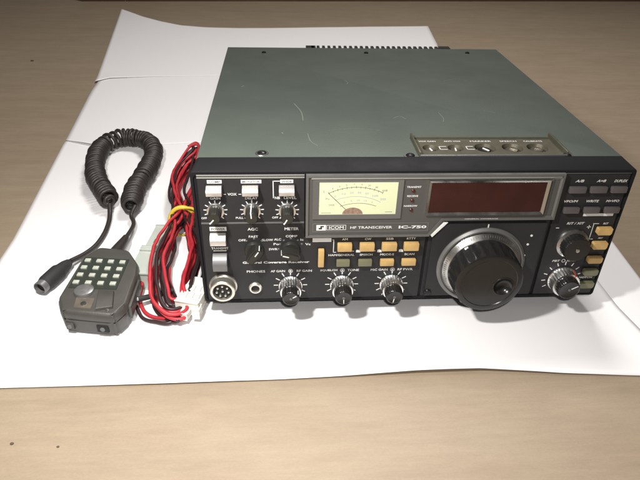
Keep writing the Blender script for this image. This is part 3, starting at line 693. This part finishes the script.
for x, y, w_, m_ in ((-96.0, -18.4, 3.0, 'micbody'), (-71.5, -22.5, 4.4, 'dark')):
    Rm = Matrix.Rotation(-0.166, 3, 'Z')
    bm = newbm(); box(bm, -w_, w_, -.5, 3, 5.2, 11.4, .5)
    for v in bm.verts: v.co = Rm @ v.co + Vector((x, y, 0))
    q = fin(bm, "end_button", M[m_], mic, mic)
    bm = newbm(); lathe(bm, 0, 8.2, [(1.9, 0), (1.8, .5), (0, .6)], 20, y0=-.5)
    for v in bm.verts: v.co = Rm @ v.co + Vector((x, y, 0))
    fin(bm, "screw", M['groove'], q, mic)
# strain relief and cords
bm = newbm(); path = [Vector(p) for p in ((-84.5, 62, 12), (-83.4, 72, 12), (-82.4, 82, 11.5), (-81.2, 92, 11), (-80.8, 98, 11))]
tube(bm, path, 4, 16, rfun=lambda t: 6.4-3.6*t); fin(bm, "strain_relief", M['coil'], mic, mic)
coilpts = [(-110.6, 161), (-118, 178), (-136.6, 214), (-149.2, 259.5), (-150.8, 300.5), (-136.2, 322.5), (-118.4, 322.5), (-100.8, 310.5), (-88.2, 279), (-87.0, 239.8), (-90.8, 195.4), (-89.5, 168), (-88.5, 151)]
cpth = catmull([(x, y, 12.2) for x, y in coilpts], n=24)
Ls = [0]
for p, q in zip(cpth, cpth[1:]): Ls.append(Ls[-1]+(q-p).length)
def at_len(s):
    k = 0; lo, hi = 0, len(Ls)-2
    while lo < hi:
        md = (lo+hi+1)//2
        if Ls[md] <= s: lo = md
        else: hi = md-1
    t = (s-Ls[lo])/max(1e-9, Ls[lo+1]-Ls[lo]); return cpth[lo].lerp(cpth[lo+1], min(1, t)), (cpth[lo+1]-cpth[lo]).normalized()
hel = []; s = 0; ph = -pi/2
while s < Ls[-1]:
    p, t = at_len(s); nx = Vector((-t.y, t.x, 0)); f = s/Ls[-1]
    pitch = 5.0 + 2.2*bumpf(f, .40, .05) + .7*sin(f*31) + .5*sin(f*73+2)
    rr = 8.6 + .45*sin(s*.37) + .35*sin(s*.11+1)
    ea = min(1, s/9.0); eb = min(1, (Ls[-1]-s)/7.0); rr *= (0.25+0.75*ea)*(0.62+0.38*eb)
    hel.append(p + nx*rr*cos(ph) + Vector((0, 0, 1))*(rr*sin(ph)) + t*1.1*sin(ph*.13))
    ph += 2*pi/18; s += pitch/18
bm = newbm(); tube(bm, hel, 2.05, 8)
fin(bm, "coiled_cord", M['coil'], mic, mic, 80)
e0, e1 = hel[0], hel[-1]
bm = newbm(); tube(bm, catmull([tuple(e0), (-109, 152, 4.5), (-107.0, 138, 2.8), (-106.1, 118, 2.6), (-108.5, 98, 2.6), (-114, 82, 4), (-121.0, 67, 7)], n=10), 2.3, 10)
fin(bm, "plug_lead", M['coil'], mic, mic, 80)
bm = newbm(); tube(bm, catmull([tuple(e1), (-86.4, 144, 7.0), (-82.4, 134, 6), (-80.4, 122, 7), (-80.8, 96, 11)], n=10), 2.0, 10)
fin(bm, "microphone_lead", M['coil'], mic, mic, 80)
# plug
def along(bm, p, q, prof, n=32, flute=0, fd=0.0):
    p, q = Vector(p), Vector(q); t = (q-p).normalized(); L_ = (q-p).length
    b0 = len(bm.verts); lathe(bm, 0, 0, [(r_, d*L_) for r_, d in prof], n, axis='z', flute=flute, fdepth=fd)
    bm.verts.ensure_lookup_table(); R = t.to_track_quat('Z', 'Y').to_matrix()
    for v in list(bm.verts)[b0:]: v.co = R @ v.co + p
bm = newbm(); along(bm, (-133.6, 29.0, 7.2), (-121.5, 66, 7.0), [(0, .12), (5.8, .12), (6.6, .2), (6.8, .60), (5.6, .68), (4.8, .84), (3.2, .98), (0, 1.0)], 48, 24, .25)
pl = fin(bm, "plug", M['rubber'], mic, mic, 40)
bm = newbm(); along(bm, (-133.6, 29.0, 7.2), (-121.5, 66, 7.0), [(4.2, .06), (4.7, -.02), (5.5, -.01), (5.5, .14), (0, .14)], 32)
fin(bm, "plug_ring", M['txsw'], pl, mic)
bm = newbm(); along(bm, (-133.6, 29.0, 7.2), (-121.5, 66, 7.0), [(0, .07), (4.3, .07), (4.3, .09), (0, .1)], 24); fin(bm, "contacts", M['dark'], pl, mic)

# ================================================================== the power cable
pw = thing("power_cable", "bundle of red and black power wire held by a yellow tie beside the radio", "cable", (-0.030, 0.100, 0.0015))
random.seed(21)
def J(a): return random.uniform(-a, a)
def loop(k, n):
    f = k/(n-1); z = 2.5+f*19
    inn = random.uniform(0, 1); i2 = random.uniform(0, 1); ax = random.uniform(0, 1)
    by = -12 + 26*inn; lx = -48+12*inn+J(1.5); rx = -8-10*i2+J(1.5)
    ux = -56+9*ax+J(1); vx = -33+J(5); uy = 275-22*ax
    return [(-25+J(4), by, 2.5+9*f), (lx+7, by+17, z*.8), (lx, 50+J(7), z), (lx+1+J(2), 82, z), (-40+J(3), 106, z+J(1)), (-38+J(5), 126, z+2),
         (ux+7+J(3), 158, z), (ux, 195+J(8), z), (ux+2, 232, z), (ux+11+J(3), uy-8, z+4), (vx-4, uy, z+3), (vx-J(3), 238, z), (vx+2+J(4), 200, z), (vx+3+J(4), 165, z),
         (-29+J(5), 132, z+2), (-26+J(4), 110, z+1), (rx-4+J(2), 84, z), (rx, 56+J(7), z), (rx-2, 22, z*.9), (-16+J(3)-3*inn, by+4+J(2), 3+8*f)]
NL = 15
for k in range(NL):
    bm = newbm(); pth = catmull(loop(k, NL), True, 8)
    pth = [p + 0.9*Vector((mnoise.noise(p/11+Vector((k*7, 0, 0))), mnoise.noise(p/13+Vector((0, k*5, 3))), 0)) for p in pth]
    tube(bm, pth, 1.45, 10, True)
    red = k % 2 == 0
    fin(bm, "red_wire" if red else "black_wire", M['wred'] if red else M['wblack'], pw, pw, 80)
def wire(P, red=True, r=1.5):
    bm = newbm(); tube(bm, catmull(P, n=10), r, 10); fin(bm, "red_wire" if red else "black_wire", M['wred'] if red else M['wblack'], pw, pw, 80)
wire([(-56, 40, 7), (-54.5, 30, 5), (-54, 18, 3), (-47, 3, 2), (-36, -4, 2), (-22, -6, 5), (-12, 10, 8), (-9, 50, 12), (-22, 100, 16)])
wire([(-55, 10, 3), (-48, -3, 1.8), (-38, -8, 1.8), (-25, -10, 3), (-15, 5, 8), (-14, 40, 10)], False, 1.4)
wire([(-44, 270, 14), (-38, 292, 12), (-20, 306, 20), (4, 318, 30), (30, 322, 40)]); wire([(-47, 262, 10), (-42, 288, 8), (-22, 300, 14), (6, 312, 26), (30, 318, 36)], False)
wire([(-48, 278, 20), (-40, 284, 22), (-36, 274, 20), (-44, 240, 16), (-50, 200, 14)])
wire([(-12, 22, 8), (-9, 40, 9), (-12, 70, 12), (-26, 108, 20)]); wire([(-10, 20, 10), (-7, 42, 9), (-9, 74, 12), (-24, 110, 18)], False)
# yellow tie
bm = newbm(); P = []
for k in range(28):
    a = 2*pi*k/28; P.append(Vector((-32.5+12.6*cos(a), 119+1.5*sin(a*1), 13.5+15*sin(a))))
tube(bm, P, 2.0, 10, True)
for v in bm.verts: v.co.z = max(v.co.z, .6)
tie = fin(bm, "cable_tie", M['tie'], pw, pw, 80)
bm = newbm(); tube(bm, catmull([(-30, 118, 29.5), (-22, 116, 29.5), (-15, 112, 26)], n=6), 1.3, 8); fin(bm, "tie_tail", M['tie'], tie, pw, 80)
# milky fuse holder: two halves
def bar(bm, p, q, w0, w1, z0, z1, bev=1.2):
    p, q = Vector(p), Vector(q); t = (q-p).normalized(); nn = Vector((-t.y, t.x)); L_ = (q-p).length
    r_ = bmesh.ops.create_cube(bm, size=1.0)
    for v in r_['verts']:
        s_ = v.co.y+.5; wd = w0+(w1-w0)*s_; c = p+t*(L_*s_)+nn*(v.co.x*wd); v.co = Vector((c.x, c.y, z0+(v.co.z+.5)*(z1-z0)))
    bmesh.ops.bevel(bm, geom=list({e for v in r_['verts'] for e in v.link_edges}), offset=bev, segments=2, affect='EDGES')
bm = newbm(); bar(bm, (-57, 36), (-53.5, 72), 14.5, 15.5, .5, 15); bar(bm, (-53.6, 71), (-49.4, 112), 12, 12, 1.2, 13.5); bar(bm, (-53.8, 69), (-53.2, 75), 16.5, 16.5, .2, 15.8, .6)
fh = fin(bm, "fuse_holder", M['fuse'], pw, pw)
bm = newbm(); bar(bm, (-52.3, 84), (-51.7, 90), 3, 3, 13.4, 13.8, .1); fin(bm, "catch", M['groove'], fh, pw)
wire([(-50, 108, 8), (-47, 120, 10), (-42, 134, 13), (-46, 160, 15)])
# white nylon connector
bm = newbm(); bar(bm, (-13.5, -3), (-5.5, 26), 17, 15, 6, 16, .9); bar(bm, (-15.6, -10), (-13.0, -1), 5, 6, 5, 10.5, .6); bar(bm, (-6.6, -8), (-5.6, -1), 4.5, 5, 4.5, 12, .6)
nc = fin(bm, "connector", M['nylon'], pw, pw)
bm = newbm()
for i in range(3):
    for j in range(2): bar(bm, (-16+i*5.0, 3+j*9+i*-1.0), (-15+i*5.0, 8+j*9-i*1.0), 2.4, 2.4, 15.9, 17.0, .4)
bar(bm, (-19, 6), (-16.6, 16), 2.5, 2.5, 7, 14, .4)
fin(bm, "connector_ribs", M['nylon'], nc, pw)
bm = newbm(); tube(bm, [Vector(p) for p in ((-10, 24, 10), (-8, 36, 13), (-8.5, 60, 13), (-12, 92, 16))], 1.5, 8)
fin(bm, "white_wire", mat("wire_white", (0.6, 0.62, 0.6), .4), pw, pw, 80)
bm = newbm(); tube(bm, [Vector(p) for p in ((-7, 22, 7), (-4, 34, 8), (-3.2, 42, 9))], 3.2, 12); fin(bm, "black_sleeve", M['rubber'], pw, pw, 60)
# sleeved lead lying over to the microphone
bm = newbm(); tube(bm, catmull([(-53, 10.5, 9), (-46, 14.5, 8), (-38, 19.5, 7), (-28, 24, 7)], n=6), 2.3, 10); sl = fin(bm, "black_sleeve", M['rubber'], pw, pw, 60)
bm = newbm(); tube(bm, catmull([(-62, 5.0, 12), (-57, 8, 10.5), (-52, 11, 9)], n=6), 1.7, 10); fin(bm, "clear_tip", M['clear'], sl, pw, 60)
